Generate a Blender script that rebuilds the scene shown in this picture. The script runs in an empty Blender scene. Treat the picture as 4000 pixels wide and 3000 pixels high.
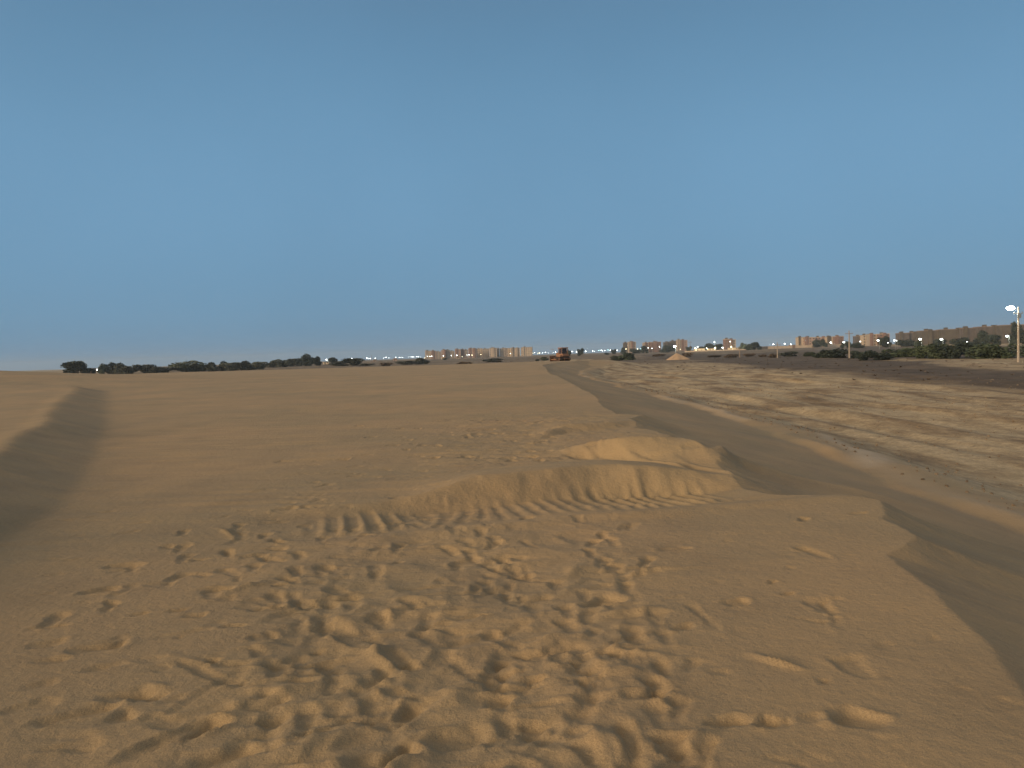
import bpy, math, random
import numpy as np
from mathutils import Vector, Matrix
R = math.radians
C = bpy.context.scene
COL = C.collection

# ------------------------------------------------------------------ camera
F = 2850.0                                   # focal length in photo pixels (4000 wide)
EYE = 1.6
HAZE = 0.00016                               # dusty air, per metre
ROLL = math.atan(0.0305); PITCH = math.atan(112 * math.cos(ROLL) / F)
fw = Vector((0, math.cos(PITCH), -math.sin(PITCH)))
u0 = Vector((0, math.sin(PITCH), math.cos(PITCH))); r0 = Vector((1, 0, 0))
rt = r0 * math.cos(ROLL) - u0 * math.sin(ROLL)
up = u0 * math.cos(ROLL) + r0 * math.sin(ROLL)
cam_d = bpy.data.cameras.new('camera'); cam = bpy.data.objects.new('camera', cam_d); COL.objects.link(cam)
cam.matrix_world = Matrix(((rt.x, up.x, -fw.x, 0), (rt.y, up.y, -fw.y, 0), (rt.z, up.z, -fw.z, EYE), (0, 0, 0, 1)))
cam_d.sensor_width = 36; cam_d.lens = 36 * F / 4000; cam_d.clip_start = 0.05; cam_d.clip_end = 60000
C.camera = cam

# ------------------------------------------------------------------ sky, sun, exposure
SUN_EL, SUN_AZ = R(5), R(236)                # azimuth clockwise from +Y: behind the camera, to the left
world = bpy.data.worlds.new('World'); C.world = world; world.use_nodes = True
nt = world.node_tree; nt.nodes.clear()
wo = nt.nodes.new('ShaderNodeOutputWorld'); bg = nt.nodes.new('ShaderNodeBackground'); bg2 = nt.nodes.new('ShaderNodeBackground')
sky = nt.nodes.new('ShaderNodeTexSky'); sky.sky_type = 'NISHITA'; sky.sun_disc = False
sky.sun_elevation = SUN_EL; sky.sun_rotation = SUN_AZ
sky.altitude = 0; sky.air_density = 1.0; sky.dust_density = 0.6; sky.ozone_density = 3.0
bg.inputs['Strength'].default_value = 0.05
# dusty twilight air: evens the clear-sky gradient out by elevation, with the afterglow round the sunset behind the camera
tc = nt.nodes.new('ShaderNodeTexCoord'); sx = nt.nodes.new('ShaderNodeSeparateXYZ'); nt.links.new(tc.outputs['Generated'], sx.inputs[0])
rp = nt.nodes.new('ShaderNodeValToRGB'); rp.color_ramp.interpolation = 'B_SPLINE'; e = rp.color_ramp.elements
AIR = [(0.0, (.148, .290, .455)), (.06, (.158, .322, .492)), (.20, (.182, .365, .560)), (.34, (.148, .312, .485)), (.48, (.104, .222, .365)), (.62, (.20, .22, .24)), (1.0, (.27, .25, .22))]
e[0].position, e[0].color = AIR[0][0], (*AIR[0][1], 1); e[1].position, e[1].color = 1.0, (*AIR[-1][1], 1)
for p_, c_ in AIR[1:-1]: e.new(p_).color = (*c_, 1)
nt.links.new(sx.outputs[2], rp.inputs[0])
gl = Vector((math.sin(SUN_AZ), math.cos(SUN_AZ), .55)).normalized()
nz = nt.nodes.new('ShaderNodeTexNoise'); nz.inputs['Scale'].default_value = 2.2; nz.inputs['Detail'].default_value = 3; nt.links.new(tc.outputs['Generated'], nz.inputs['Vector'])
nr_ = nt.nodes.new('ShaderNodeMapRange'); nr_.inputs['From Min'].default_value = .3; nr_.inputs['From Max'].default_value = .7; nr_.inputs['To Min'].default_value = .955; nr_.inputs['To Max'].default_value = 1.045; nt.links.new(nz.outputs['Fac'], nr_.inputs['Value'])
vm = nt.nodes.new('ShaderNodeVectorMath'); vm.operation = 'SCALE'; nt.links.new(rp.outputs[0], vm.inputs[0]); nt.links.new(nr_.outputs[0], vm.inputs['Scale'])
dt = nt.nodes.new('ShaderNodeVectorMath'); dt.operation = 'DOT_PRODUCT'; dt.inputs[1].default_value = gl; nt.links.new(tc.outputs['Generated'], dt.inputs[0])
mr = nt.nodes.new('ShaderNodeMapRange'); mr.interpolation_type = 'SMOOTHSTEP'; mr.inputs['From Min'].default_value = .12; mr.inputs['From Max'].default_value = 1.0; nt.links.new(dt.outputs['Value'], mr.inputs['Value'])
mx = nt.nodes.new('ShaderNodeMix'); mx.data_type = 'RGBA'; mx.blend_type = 'ADD'; nt.links.new(mr.outputs[0], mx.inputs[0]); nt.links.new(vm.outputs[0], mx.inputs[6]); mx.inputs[7].default_value = (.55, .41, .25, 1)
mx.clamp_result = False
nt.links.new(mx.outputs[2], bg2.inputs[0]); bg2.inputs['Strength'].default_value = 0.5
ms = nt.nodes.new('ShaderNodeMixShader'); ms.inputs[0].default_value = .9
nt.links.new(sky.outputs[0], bg.inputs[0]); nt.links.new(bg.outputs[0], ms.inputs[1]); nt.links.new(bg2.outputs[0], ms.inputs[2]); nt.links.new(ms.outputs[0], wo.inputs[0])
sl = bpy.data.lights.new('sun', 'SUN'); sun = bpy.data.objects.new('sun', sl); COL.objects.link(sun)
sl.energy = 1.6; sl.angle = R(22); sl.color = (1.0, 0.71, 0.40)
sd = Vector((math.sin(SUN_AZ) * math.cos(R(13)), math.cos(SUN_AZ) * math.cos(R(13)), math.sin(R(13))))
sun.rotation_euler = sd.to_track_quat('Z', 'Y').to_euler()
C.view_settings.view_transform = 'Standard'; C.view_settings.look = 'None'
C.view_settings.gamma = 1; C.view_settings.use_curve_mapping = False
C.view_settings.exposure = 1.0

# ------------------------------------------------------------------ pixel / ground maths
def ray(px, py):
    return fw * F + rt * (px - 2000) - up * (py - 1500)
def gp(px, py, z=0.0):                       # where the sight line meets the level z
    d = ray(px, py); t = (z - EYE) / d.z
    return (d.x * t, d.y * t)
def at(px, py, Y):                           # the point on the sight line at distance Y
    d = ray(px, py); t = Y / d.y
    return Vector((d.x * t, Y, EYE + d.z * t))
def hor(px): return 1449 - 0.0305 * px

def _h(ix, iy, s):
    n = (ix.astype(np.int64) * 374761393 + iy.astype(np.int64) * 668265263 + s * 974634777) & 0xFFFFFFFF
    n = ((n ^ (n >> 13)) * 1274126177) & 0xFFFFFFFF
    n = n ^ (n >> 16)
    return (n & 0xFFFFFF) / float(0xFFFFFF)
def vn(x, y, s=0):
    ix = np.floor(x); iy = np.floor(y); fx = x - ix; fy = y - iy
    fx = fx * fx * fx * (fx * (fx * 6 - 15) + 10); fy = fy * fy * fy * (fy * (fy * 6 - 15) + 10)
    a = _h(ix, iy, s); b = _h(ix + 1, iy, s); c = _h(ix, iy + 1, s); d = _h(ix + 1, iy + 1, s)
    return (a + (b - a) * fx) * (1 - fy) + (c + (d - c) * fx) * fy - 0.5
def fbm(x, y, o=4, s=0):
    t = 0; a = 1.0
    for k in range(o):
        t = t + a * vn(x * 2 ** k + 13.7 * k, y * 2 ** k - 7.1 * k, s + k); a *= 0.5
    return t
def ss(a, b, x):
    t = np.clip((x - a) / (b - a), 0, 1); return t * t * (3 - 2 * t)
def lerp(a, b, t): return a + (b - a) * t
def tab(pts):
    pts = sorted(pts); return np.array([p[0] for p in pts]), np.array([p[1] for p in pts])

# plateau's right edge: X as a function of distance
EY, EX = tab([(-60, 2.2), (1.5, 2.0), (3.2, 2.25), (3.9, 2.48), (4.6, 2.65), (5.5, 2.88), (6.0, 3.3), (6.7, 3.45), (7.4, 3.75), (7.75, 3.5),
              (8.1, 2.9), (9.0, 2.75), (10.0, 2.75), (10.4, 2.95), (10.8, 3.3), (11.1, 3.25), (11.5, 2.7), (12.4, 2.6), (13.2, 2.7),
              (13.7, 3.0), (15.5, 2.6), (17.3, 2.8), (18.4, 3.25), (18.9, 2.7), (22, 2.7), (28, 3.1), (40, 3.3), (70, 3.4), (110, 4.5), (140, 9), (170, 22), (5000, 22)])
BY, BX = tab([(-60, 7.2), (3, 7.3), (11.3, 7.8), (14.2, 7.95), (17.2, 8.4), (28.7, 9.3), (42.8, 9.4), (93, 9.0), (120, 12), (150, 18), (180, 34), (5000, 34)])
LOW = -1.9

# transverse berms left by the dozer: lip, foot, ridge as functions of X
def curve(pix, z):
    cx, cy = tab([gp(px, py, z) for px, py in pix])
    gx = np.arange(cx[0], cx[-1] + .01, .05); gy = np.interp(gx, cx, cy)
    k = np.exp(-(np.arange(-12, 13) * .05 / .2) ** 2 / 2); k /= k.sum()
    return gx, np.convolve(np.pad(gy, 12, 'edge'), k, 'valid')
L1 = curve([(1150, 2112), (1500, 2078), (1750, 2058), (2000, 2035), (2300, 1995), (2700, 1972), (3000, 1950), (3250, 1928)], 0.02)
R1 = curve([(1200, 2040), (1450, 1985), (1700, 1920), (1780, 1880), (1950, 1862), (2150, 1842), (2300, 1824), (2400, 1816), (2600, 1850), (2850, 1895), (3000, 1918)], 0.14)
F1 = curve([(1200, 2070), (1500, 2035), (1700, 2012), (1900, 1990), (2100, 1962), (2300, 1938), (2500, 1928), (2700, 1922), (2900, 1915), (3050, 1920)], -0.13)
R2 = curve([(2240, 1725), (2320, 1702), (2520, 1692), (2570, 1698), (2620, 1685), (2700, 1690), (2790, 1676), (2870, 1740)], 0.33)
F2 = curve([(2240, 1790), (2400, 1800), (2550, 1815), (2700, 1835), (2850, 1850)], -0.02)
R3 = curve([(2080, 1665), (2200, 1640), (2350, 1632), (2480, 1616)], 0.2)

def berm(x, y, lip, foot, ridge, depth, height, back, dep_x, hgt_x):
    yl = np.interp(x, *lip); yf = np.interp(x, *foot); yr = np.interp(x, *ridge)
    yr = yf + np.logaddexp(0, (yr - yf - .45) * 6) / 6 + .40
    d = -depth * dep_x; hh = height * hgt_x
    z = np.zeros_like(x)
    a = ss(0, 1, (y - yl) / np.maximum(yf - yl, 0.2))
    z = np.where((y >= yl) & (y < yf), d * np.clip((y - yl) / np.maximum(yf - yl, .2), 0, 1) ** .85, z)
    b = ss(0, 1, (y - yf) / (yr - yf)) * 0.55 + np.clip((y - yf) / (yr - yf), 0, 1) * 0.45
    z = np.where((y >= yf) & (y < yr), d + (hh - d) * b, z)
    c = 1 - ss(0, 1, (y - yr) / back)
    z = np.where((y >= yr), hh * c, z)
    return z

def poly_mask(x, y, pts, soft):
    """about 1 inside the polygon, falls to 0 over `soft` metres"""
    n = len(pts); inside = np.zeros(x.shape, bool); dist = np.full(x.shape, 1e9)
    for i in range(n):
        x1, y1 = pts[i]; x2, y2 = pts[(i + 1) % n]
        cond = ((y1 > y) != (y2 > y))
        with np.errstate(divide='ignore', invalid='ignore'):
            xi = (x2 - x1) * (y - y1) / ((y2 - y1) if y2 != y1 else 1e-9) + x1
        inside ^= cond & (x < xi)
        dx, dy = x2 - x1, y2 - y1; t = np.clip(((x - x1) * dx + (y - y1) * dy) / (dx * dx + dy * dy + 1e-12), 0, 1)
        dist = np.minimum(dist, np.hypot(x - x1 - t * dx, y - y1 - t * dy))
    sdv = np.where(inside, dist, -dist)
    return ss(-soft, soft, sdv)

def poly_dist(x, y, pts):
    """distance to an open polyline, signed: positive on its right-hand side; plus the position along it"""
    best = np.full(x.shape, 1e9); sg = np.ones(x.shape); par = np.zeros(x.shape)
    for i in range(len(pts) - 1):
        x1, y1 = pts[i]; x2, y2 = pts[i + 1]; dx, dy = x2 - x1, y2 - y1
        t = np.clip(((x - x1) * dx + (y - y1) * dy) / (dx * dx + dy * dy), 0, 1)
        d = np.hypot(x - x1 - t * dx, y - y1 - t * dy)
        side = np.sign((x - x1) * dy - (y - y1) * dx)
        m = d < best
        best = np.where(m, d, best); sg = np.where(m, side, sg); par = np.where(m, i + t, par)
    return best * sg, par

CZ = .36
CREST = [gp(p, q, CZ) for p, q in [(-1000, 2250), (-500, 2040), (-180, 1885), (0, 1764), (47, 1717), (112, 1679), (188, 1664), (194, 1623), (217, 1582), (253, 1550), (288, 1534), (300, 1516)]]
FOOT = [gp(p, q, 0) for p, q in [(-1600, 3300), (-600, 2500), (0, 2105), (110, 2050), (235, 1988), (276, 1929), (329, 1847), (376, 1764), (405, 1682), (420, 1594), (411, 1523)]]

def macro(x, y):
    x = np.asarray(x, float); y = np.asarray(y, float)
    wob = (0.10 * vn(x * .3, y * 1.3, 5) + .09 * vn(x * 1.5, y * 4.5, 15) + .03 * vn(x * 6, y * 14, 16)) * ss(2, 6, y) + 0.5 * vn(x * .02, y * .08, 6) * ss(15, 60, y)
    xe = np.interp(y, EY, EX) + wob
    xb = np.interp(y, BY, BX) + 0.5 * vn(x * .0 + 3, y * .17, 7) + 0.35 * vn(x * 0, y * .7, 8)
    t = np.clip((x - xe) / np.maximum(xb - .55 - xe, 1), 0, 1)
    bench = -1.25 - 0.1 * vn(x * .3, y * .3, 11)
    prof = t + 0.05 * np.sin(math.pi * np.clip(t * 2.2, 0, 1)) * (1 - t)
    z = bench * np.maximum(prof, 0)
    lip = 0.11 * np.exp(-((x - xb + .1) / .3) ** 2) * (0.5 + vn(x * .2, y * .35, 12) * 2).clip(0, 1)
    z = z + lip
    w2 = 2.6 + 2.2 * (vn(x * 0, y * .12, 9) + .5)
    drop2 = ss(0, 1, (x - xb - .2) / w2)
    z = lerp(z, LOW - 0.12 * np.sin(math.pi * np.clip((x - xb - .2 - w2) / 2.5, 0, 1)), drop2)
    # plateau ends far ahead, left side too
    far = 158 + 14 * vn(x * .02, y * 0, 3) + np.clip(-x - 40, 0, 400) * .12
    # the sand round the bulldozer
    z = z + (LOW - z) * ss(far, far + 16, y) 
    doz = np.exp(-(((x - 12) / 16) ** 2)) * np.exp(-(((y - 172) / 24) ** 2))
    z = np.maximum(z, lerp(LOW, -0.12, np.clip(doz * 1.6, 0, 1)))
    # low dirt rises and dips on the plain
    pl = ss(0.02, 0.9, (x - xb - 1) / 6) + ss(far, far + 30, y); pl = np.clip(pl, 0, 1)
    ridg = vn(x * .55 + y * .02 + vn(x * .1, y * .05, 21) * 2, y * .055, 22)
    ridg2 = vn(x * 1.3 + y * .05, y * .16, 23)
    amp = ss(0, 6, x - xb) * (1 - ss(80, 200, y)) 
    z = z + amp * (0.40 * ridg + 0.14 * ridg2 - 0.16 * np.abs(vn(x * .8 + 5, y * .07, 24)) )
    z = z + pl * 0.5 * vn(x * .02, y * .02, 25) + pl * ss(60, 200, y) * 0.35 * vn(x * .06, y * .06, 26)
    z = z + 1.1 * ss(380, 700, y) + .8 * ss(450, 700, y) * ss(150, 260, x)
    # the mound on the left
    z = z + 2.35 * np.exp(-(((x + 66) / 26) ** 2 + ((y - 68) / 24) ** 2))
    wb = 0.14 * vn(x * .8, y * .8, 31) + .05 * vn(x * 3, y * 3, 32)
    dc, par = poly_dist(x, y, CREST); df, _ = poly_dist(x, y, FOOT); dc = dc + wb; df = df + .6 * wb
    sel = (x < 0) & (y > -5) & (y < 90)
    f = np.clip(dc / (np.maximum(dc, 0) + np.maximum(-df, 0) + 1e-6), 0, 1)
    face = CZ * (1 - f) * (1 - .15 * f)
    zz = np.where(dc <= 0, CZ * (1.0 - 0.4 * ss(0, 9, -dc)) - .04 * ss(0, .6, -dc), np.where(df < 0, face, 0))
    end = 1 - ss(46, 58, y) * (1 - 0)
    z = z + np.where(sel, zz * end, 0)
    # big soft swells of the sand
    pla = 1 - ss(-1, 0.5, x - xe)
    z = z + pla * (0.10 * vn(x * .12, y * .09, 41) * ss(8, 30, y) + 0.035 * vn(x * .5, y * .45, 42))
    return z, xe, xb, pla, far

rng = random.Random(11)
PRINTS = []                                    # x, y, half length, half width, angle, depth
def addp(px, py, L=.15, W=.06, a=0, d=.035):
    x, y = gp(px, py, 0); PRINTS.append((x, y, L, W, R(a), d))
for p in [(1930, 2650, .16, .06, 2, .04), (1935, 2740, .07, .07, 0, .045), (2085, 2830, .07, .06, 10, .07), (2340, 2640, .15, .055, -6, .04), (2287, 2600, .15, .055, -12, .035),
          (2085, 2545, .08, .08, 0, .05), (2078, 2442, .05, .05, 0, -.012), (2345, 2340, .16, .07, 60, .065), (1585, 2780, .09, .07, 20, .07), (1604, 2590, .07, .05, -40, .05),
          (2616, 2905, .07, .07, 0, .07), (2503, 2700, .10, .05, 80, .055), (2401, 2550, .06, .05, 10, .05), (2471, 2475, .14, .06, -4, .045), (2401, 2210, .11, .08, 10, .05),
          (1825, 2185, .12, .08, 70, .05), (2028, 2238, .10, .05, 85, .05), (1857, 2402, .10, .03, 75, .04), (2585, 2600, .10, .035, 5, .045), (2460, 2910, .20, .04, 0, .055),
          (1547, 2945, .12, .06, 60, .06), (1794, 2870, .12, .09, 60, .05), (2075, 2652, .05, .05, 0, .05), (1806, 2690, .13, .09, 55, -.035), (1300, 2650, .15, .05, -10, .04),
          (468, 2214, .12, .07, 80, .05), (392, 2312, .13, .07, 70, .05), (380, 2530, .15, .07, 65, .055), (190, 2520, .10, .06, 70, .04), (481, 2708, .13, .06, 80, .06),
          (570, 2725, .07, .05, 80, .045), (290, 2785, .17, .06, 55, .06), (1013, 2742, .09, .09, 30, .055), (785, 2840, .09, .06, 20, .06), (640, 2885, .20, .06, 40, .05),
          (886, 2945, .12, .06, 60, .065), (842, 2578, .05, .04, 0, .05), (753, 2404, .07, .05, 80, .045), (690, 2385, .06, .04, 80, .04), (544, 2404, .06, .03, 80, .035),
          (1076, 2138, .08, .04, 90, .04), (1095, 2290, .06, .03, 80, .04), (1253, 2362, .12, .06, 85, .05), (1152, 2388, .12, .05, 60, .045), (1019, 2488, .07, .06, 60, .04),
          (696, 2490, .03, .02, 80, .03), (1228, 2530, .05, .03, 80, .04), (911, 2448, .07, .03, 80, .03), (1361, 2334, .07, .04, 80, .05), (3137, 2025, .08, .05, 20, .05),
          (3334, 2003, .07, .05, 60, .05), (3372, 2003, .05, .04, 0, .06), (3178, 2155, .20, .06, -10, .05), (3205, 2360, .14, .07, 0, .03), (3029, 2268, .05, .03, 60, .035),
          (3083, 2313, .05, .025, 80, .04), (2873, 2343, .09, .06, 80, .045), (2676, 2440, .08, .05, 80, .04), (3646, 2492, .06, .04, 60, .035), (3341, 2600, .15, .07, 0, .035),
          (3365, 2800, .12, .08, -50, .075), (2825, 2810, .11, .03, 80, .055), (2980, 2812, .06, .04, 60, .06), (2757, 2945, .13, .04, 15, .05), (3036, 2578, .13, .03, -50, -.03),
          (2527, 2705, .06, .05, 80, .05), (3924, 2750, .08, .04, 60, .035), (3219, 2655, .03, .03, 0, .03), (3761, 2690, .05, .03, 60, .025), (1480, 2560, .32, .05, -38, -.03),
          (1250, 2620, .30, .05, -62, -.025), (1100, 2700, .35, .05, 60, -.025), (1250, 2880, .3, .10, 55, -.03), (1380, 2480, .25, .08, -40, .045), (1330, 2330, .25, .03, 70, -.025),
          (2250, 2660, .05, .07, 0, .03), (1940, 2480, .12, .05, -30, .045), (1700, 2430, .10, .04, 70, .04), (2110, 2330, .10, .04, 80, .04), (2240, 2230, .14, .05, 30, -.025)]:
    addp(*p)
CHURN = [gp(*p) for p in [(980, 2090), (1700, 2060), (2420, 1990), (2480, 2200), (2560, 2500), (2760, 2900), (2800, 3300), (900, 3300), (700, 2900), (1100, 2500), (900, 2250)]]
for k in range(17):                             # trails of steps crossing the sand
    x0_, hd = (rng.uniform(-1.3, 1.1), R(rng.gauss(4, 16))) if k < 11 else (rng.uniform(-3.2, 1.6), R(rng.uniform(-55, 60)))
    y0_ = rng.uniform(1.9, 2.9) if k < 11 else rng.uniform(2.2, 5.5); L_ = rng.uniform(.125, .15); side = 1
    for n_ in range(9):
        hd += R(rng.gauss(0, 4)); x0_ += math.sin(hd) * .58; y0_ += math.cos(hd) * .58; side = -side
        qx = x0_ + math.cos(hd) * .10 * side; qy = y0_ - math.sin(hd) * .10 * side
        if qy > 7.3 or qx > 1.75: break
        PRINTS.append((qx, qy, L_, .05, hd + R(7 * side), rng.uniform(.024, .046)))
for k in range(85):                            # people walked here: denser in the trodden strip
    px = rng.gauss(1880, 520); py = rng.uniform(2040, 3050)
    if px < 650 or px > 2700: continue
    a = rng.gauss(10, 28) if rng.random() < .55 else rng.uniform(0, 180)
    s = rng.uniform(.6, 1.05)
    addp(px, py, .14 * s, .05 * s * rng.uniform(.8, 1.3), a, rng.uniform(.012, .034) * rng.choice((1, 1, 1, 1, -.55)))
for k in range(45):
    px = rng.gauss(1750, 560); addp(px, rng.uniform(2080, 3050), rng.uniform(.14, .34), rng.uniform(.022, .045), rng.choice((rng.gauss(40, 22), rng.gauss(-50, 20), 80)), rng.choice((.03, -.022, .024)))
for k in range(90):
    addp(rng.uniform(100, 1500), rng.uniform(1980, 3000), rng.uniform(.05, .12), rng.uniform(.03, .06), rng.uniform(50, 110), rng.uniform(.012, .032))
for k in range(26):
    addp(rng.uniform(2500, 3500), rng.uniform(1990, 3000), rng.uniform(.03, .10), rng.uniform(.02, .05), rng.uniform(20, 110), rng.uniform(.008, .025))
for k in range(120):                            # trodden sand in the middle distance
    addp(rng.gauss(2050, 330), rng.uniform(1640, 1800), rng.uniform(.06, .16), rng.uniform(.05, .12), rng.uniform(50, 110), rng.uniform(.02, .06))
for k in range(70):
    addp(rng.uniform(1000, 1900), rng.uniform(1800, 2080), rng.uniform(.06, .16), rng.uniform(.04, .08), rng.uniform(40, 110), rng.uniform(.012, .03))

def height(x, y, xs=None, ys=None):
    z, xe, xb, pla, far = macro(x, y)
    near = (y < 30) & (y > -3) & (np.abs(x) < 9)
    if near.any() and xs is not None:
        i0, i1 = np.searchsorted(ys, -3), np.searchsorted(ys, 32)
        j0, j1 = np.searchsorted(xs, -9), np.searchsorted(xs, 9)
        X = x[i0:i1, j0:j1]; Y = y[i0:i1, j0:j1]; Z = z[i0:i1, j0:j1]; P = pla[i0:i1, j0:j1]
        wx = X + .10 * vn(X * 2.1, Y * 2.1, 51); wy = Y + .07 * vn(X * 1.3, Y * 1.7, 52) + .04 * vn(X * 6, Y * 6, 53)
        on = ss(-.15, .25, X + 1.9) if False else 1
        d1 = ss(-2.6, -.9, X) ; h1 = (.05 + .95 * ss(-1.5, -.3, X)) * (1 - .75 * ss(1.3, 2.9, X))
        b1 = berm(wx, wy, L1, F1, R1, .14, .16, 1.8, .25 + .75 * ss(-2.2, -.5, X) + .5 * ss(.2, 1.2, X), h1)
        yl = np.interp(X, *L1); yf = np.interp(X, *F1)
        fq = X * 5.6 + (Y - yf) * .9 + 1.1 * vn(X * 1.7, Y * .6, 54)
        fl = np.clip((np.cos(2 * math.pi * fq) + .35 + 1.1 * vn(X * 3.1, Y * 1.2, 55)) , 0, 1.2)
        u_ = (Y - yl) / np.maximum(yf - yl, .2)
        flm = ss(-2.3, -1.4, X) * (1 - ss(1.9, 2.5, X)) * ss(.12, .45, u_) * (1 - ss(.9, 1.22 + .25 * vn(X * 4, Y * 0, 56), u_))
        b1 = b1 + flm * fl * (.024 + .014 * ss(-1, .3, X)) * (.35 + ss(-.2, .3, vn(X * 1.3, Y * .5, 59)))
        b1 = b1 * ss(-3.2, -2.2, X)
        h2 = ss(.3, 1.9, X) * (1 - ss(3.05, 3.35, X))
        L2 = (F2[0], F2[1] - .7)
        b2 = berm(wx, wy, L2, F2, R2, .08, .28, .9, 1, 1) * h2
        y2 = np.interp(X, *F2)
        b2 = b2 + h2 * np.clip(np.sin(X * 15 + Y * 7 + 4 * vn(X * 1.5, Y, 57)) + vn(X * 3, Y * 2, 58), 0, 1) * .085 * np.exp(-((Y - y2) / .28) ** 2)
        F3 = (R3[0], R3[1] - .5); L3 = (R3[0], R3[1] - 1.5)
        b3 = berm(wx, wy, L3, F3, R3, .03, .10, 1.8, 1, 1) * ss(.3, 1.2, X) * (1 - ss(3.4, 3.7, X))
        lip = .035 * np.exp(-((wy - yl + .12) / .16) ** 2) * ss(-2.2, 0, X)
        Z = Z + (b1 + b2 + b3 + lip) * (P * .75 + .25 * (X < np.interp(Y, EY, EX) + 1.0))
        ch = poly_mask(X, Y, CHURN, .5)
        mid = ss(9.4, 11, Y) * (1 - ss(17, 22, Y)) * ss(-2.5, -.2, X)
        rough = .25 + ch * .75 + mid * 1.2
        n = fbm(X * 3.1 + .4 * vn(X * 2, Y * 2, 60), Y * 3.6, 4, 61)
        r = (0.5 - np.abs(vn(X * 4.2 + .5 * vn(X * 3, Y * 3, 64), Y * 4.2, 62)) * 2) 
        n2 = fbm(X * 11, Y * 13, 3, 66)
        Z = Z + P * rough * (.017 * n + .006 * r * ch + .004 * n2)
        Z = Z + P * ch * (.014 * vn(X * 1.9 + 3, Y * 2.3, 67) + .016 * (.5 - np.abs(vn(X * 2.2 + Y * .9, Y * 2.6 - X * .8, 68)) * 3))
        sx = vn(X * .9, Y * 5.5, 71) * (.018) * P * ss(4, 8, Y) * (1 - ss(2, 3, X))
        Z = Z + sx
        for c0, c1, wd, dp in ((-.75, -.11, .06, .006), (-.1, -.06, .06, .005), (.5, .05, .06, .005)):
            tx = X - (c0 + c1 * Y + .10 * vn(Y * .35, Y * 0 + c0, 101))
            Z = Z - P * dp * (np.exp(-(tx / wd) ** 4) - .5 * np.exp(-((np.abs(tx) - wd * 1.5) / .04) ** 2)) * (.3 + ss(-.25, .3, vn(Y * .9, Y * 0 + c1, 102))) * (1 - ss(6.2, 7.2, Y))
            Z = Z + P * .002 * np.sin(Y * 62 + 30 * np.abs(tx)) * np.exp(-(tx / wd) ** 4) * (1 - ss(6, 7, Y))
        yi = Y[:, 0]; xi = X[0, :]
        for (cx, cy, L, W, a, d) in PRINTS:
            if d > 0: rad = max(L, W) * 2.0
            else: rad = max(L, W) * 1.7
            ia, ib = np.searchsorted(yi, cy - rad), np.searchsorted(yi, cy + rad)
            ja, jb = np.searchsorted(xi, cx - rad), np.searchsorted(xi, cx + rad)
            if ib - ia < 2 or jb - ja < 2: continue
            gx = X[ia:ib, ja:jb] - cx; gy = Y[ia:ib, ja:jb] - cy
            jit = .022 * vn(X[ia:ib, ja:jb] * 14, Y[ia:ib, ja:jb] * 14, 81) + .05 * vn(X[ia:ib, ja:jb] * 5, Y[ia:ib, ja:jb] * 5, 82)
            ca, sa = math.cos(a), math.sin(a)
            v = (gx * sa + gy * ca) / L + jit / L; u = (gx * ca - gy * sa) / (W * (1 + .18 * v)) + jit / W
            u = u * (1 + .20 * np.cos(math.pi * v * .9 + .3)); q = (np.abs(u) ** 2.6 + np.abs(v) ** 2.8) ** (1 / 2.7)
            if d > 0:
                d = d * .37; bowl = -d * (1 - ss(.70, 1.12, q)) * (1 + .45 * v)
                rim = .30 * d * np.exp(-((q - 1.25) / .22) ** 2) * np.clip(.6 + 1.0 * np.sin(2.2 * v + 1.7 * u + cx * 9), 0, 1.6)
                Z[ia:ib, ja:jb] += (bowl + rim) * P[ia:ib, ja:jb]
            else:
                Z[ia:ib, ja:jb] += -d * np.exp(-(q / .8) ** 2) * P[ia:ib, ja:jb]
        z[i0:i1, j0:j1] = Z
    return z, xe, xb, pla, far
def gz(x, y):
    z = macro(np.array([[float(x)]]), np.array([[float(y)]]))[0]
    return float(z[0, 0])

# ------------------------------------------------------------------ materials
def mat(name, rgb, rough=.8, metal=0.0, var=0.0, scale=1.0, emit=None, bump=0.0, spec=.3):
    m = bpy.data.materials.new(name); m.use_nodes = True; t = m.node_tree; b = t.nodes['Principled BSDF']
    b.inputs['Base Color'].default_value = (*rgb, 1); b.inputs['Roughness'].default_value = rough
    b.inputs['Metallic'].default_value = metal; b.inputs['Specular IOR Level'].default_value = spec
    tc = t.nodes.new('ShaderNodeTexCoord')
    if var:
        n = t.nodes.new('ShaderNodeTexNoise'); n.inputs['Scale'].default_value = scale; n.inputs['Detail'].default_value = 5
        oi = t.nodes.new('ShaderNodeObjectInfo'); ad = t.nodes.new('ShaderNodeVectorMath'); ad.operation = 'ADD'
        t.links.new(tc.outputs['Object'], ad.inputs[0]); t.links.new(oi.outputs['Location'], ad.inputs[1]); t.links.new(ad.outputs[0], n.inputs['Vector'])
        r = t.nodes.new('ShaderNodeValToRGB'); r.color_ramp.elements[0].position = .32; r.color_ramp.elements[1].position = .68
        r.color_ramp.elements[0].color = (*[c * (1 - var) for c in rgb], 1); r.color_ramp.elements[1].color = (*[min(1, c * (1 + var)) for c in rgb], 1)
        t.links.new(n.outputs['Fac'], r.inputs[0]); t.links.new(r.outputs[0], b.inputs['Base Color'])
        if bump:
            bp = t.nodes.new('ShaderNodeBump'); bp.inputs['Strength'].default_value = bump
            t.links.new(n.outputs['Fac'], bp.inputs['Height']); t.links.new(bp.outputs[0], b.inputs['Normal'])
    if emit:
        b.inputs['Emission Color'].default_value = (*emit[0], 1); b.inputs['Emission Strength'].default_value = emit[1]
    return m

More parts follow.
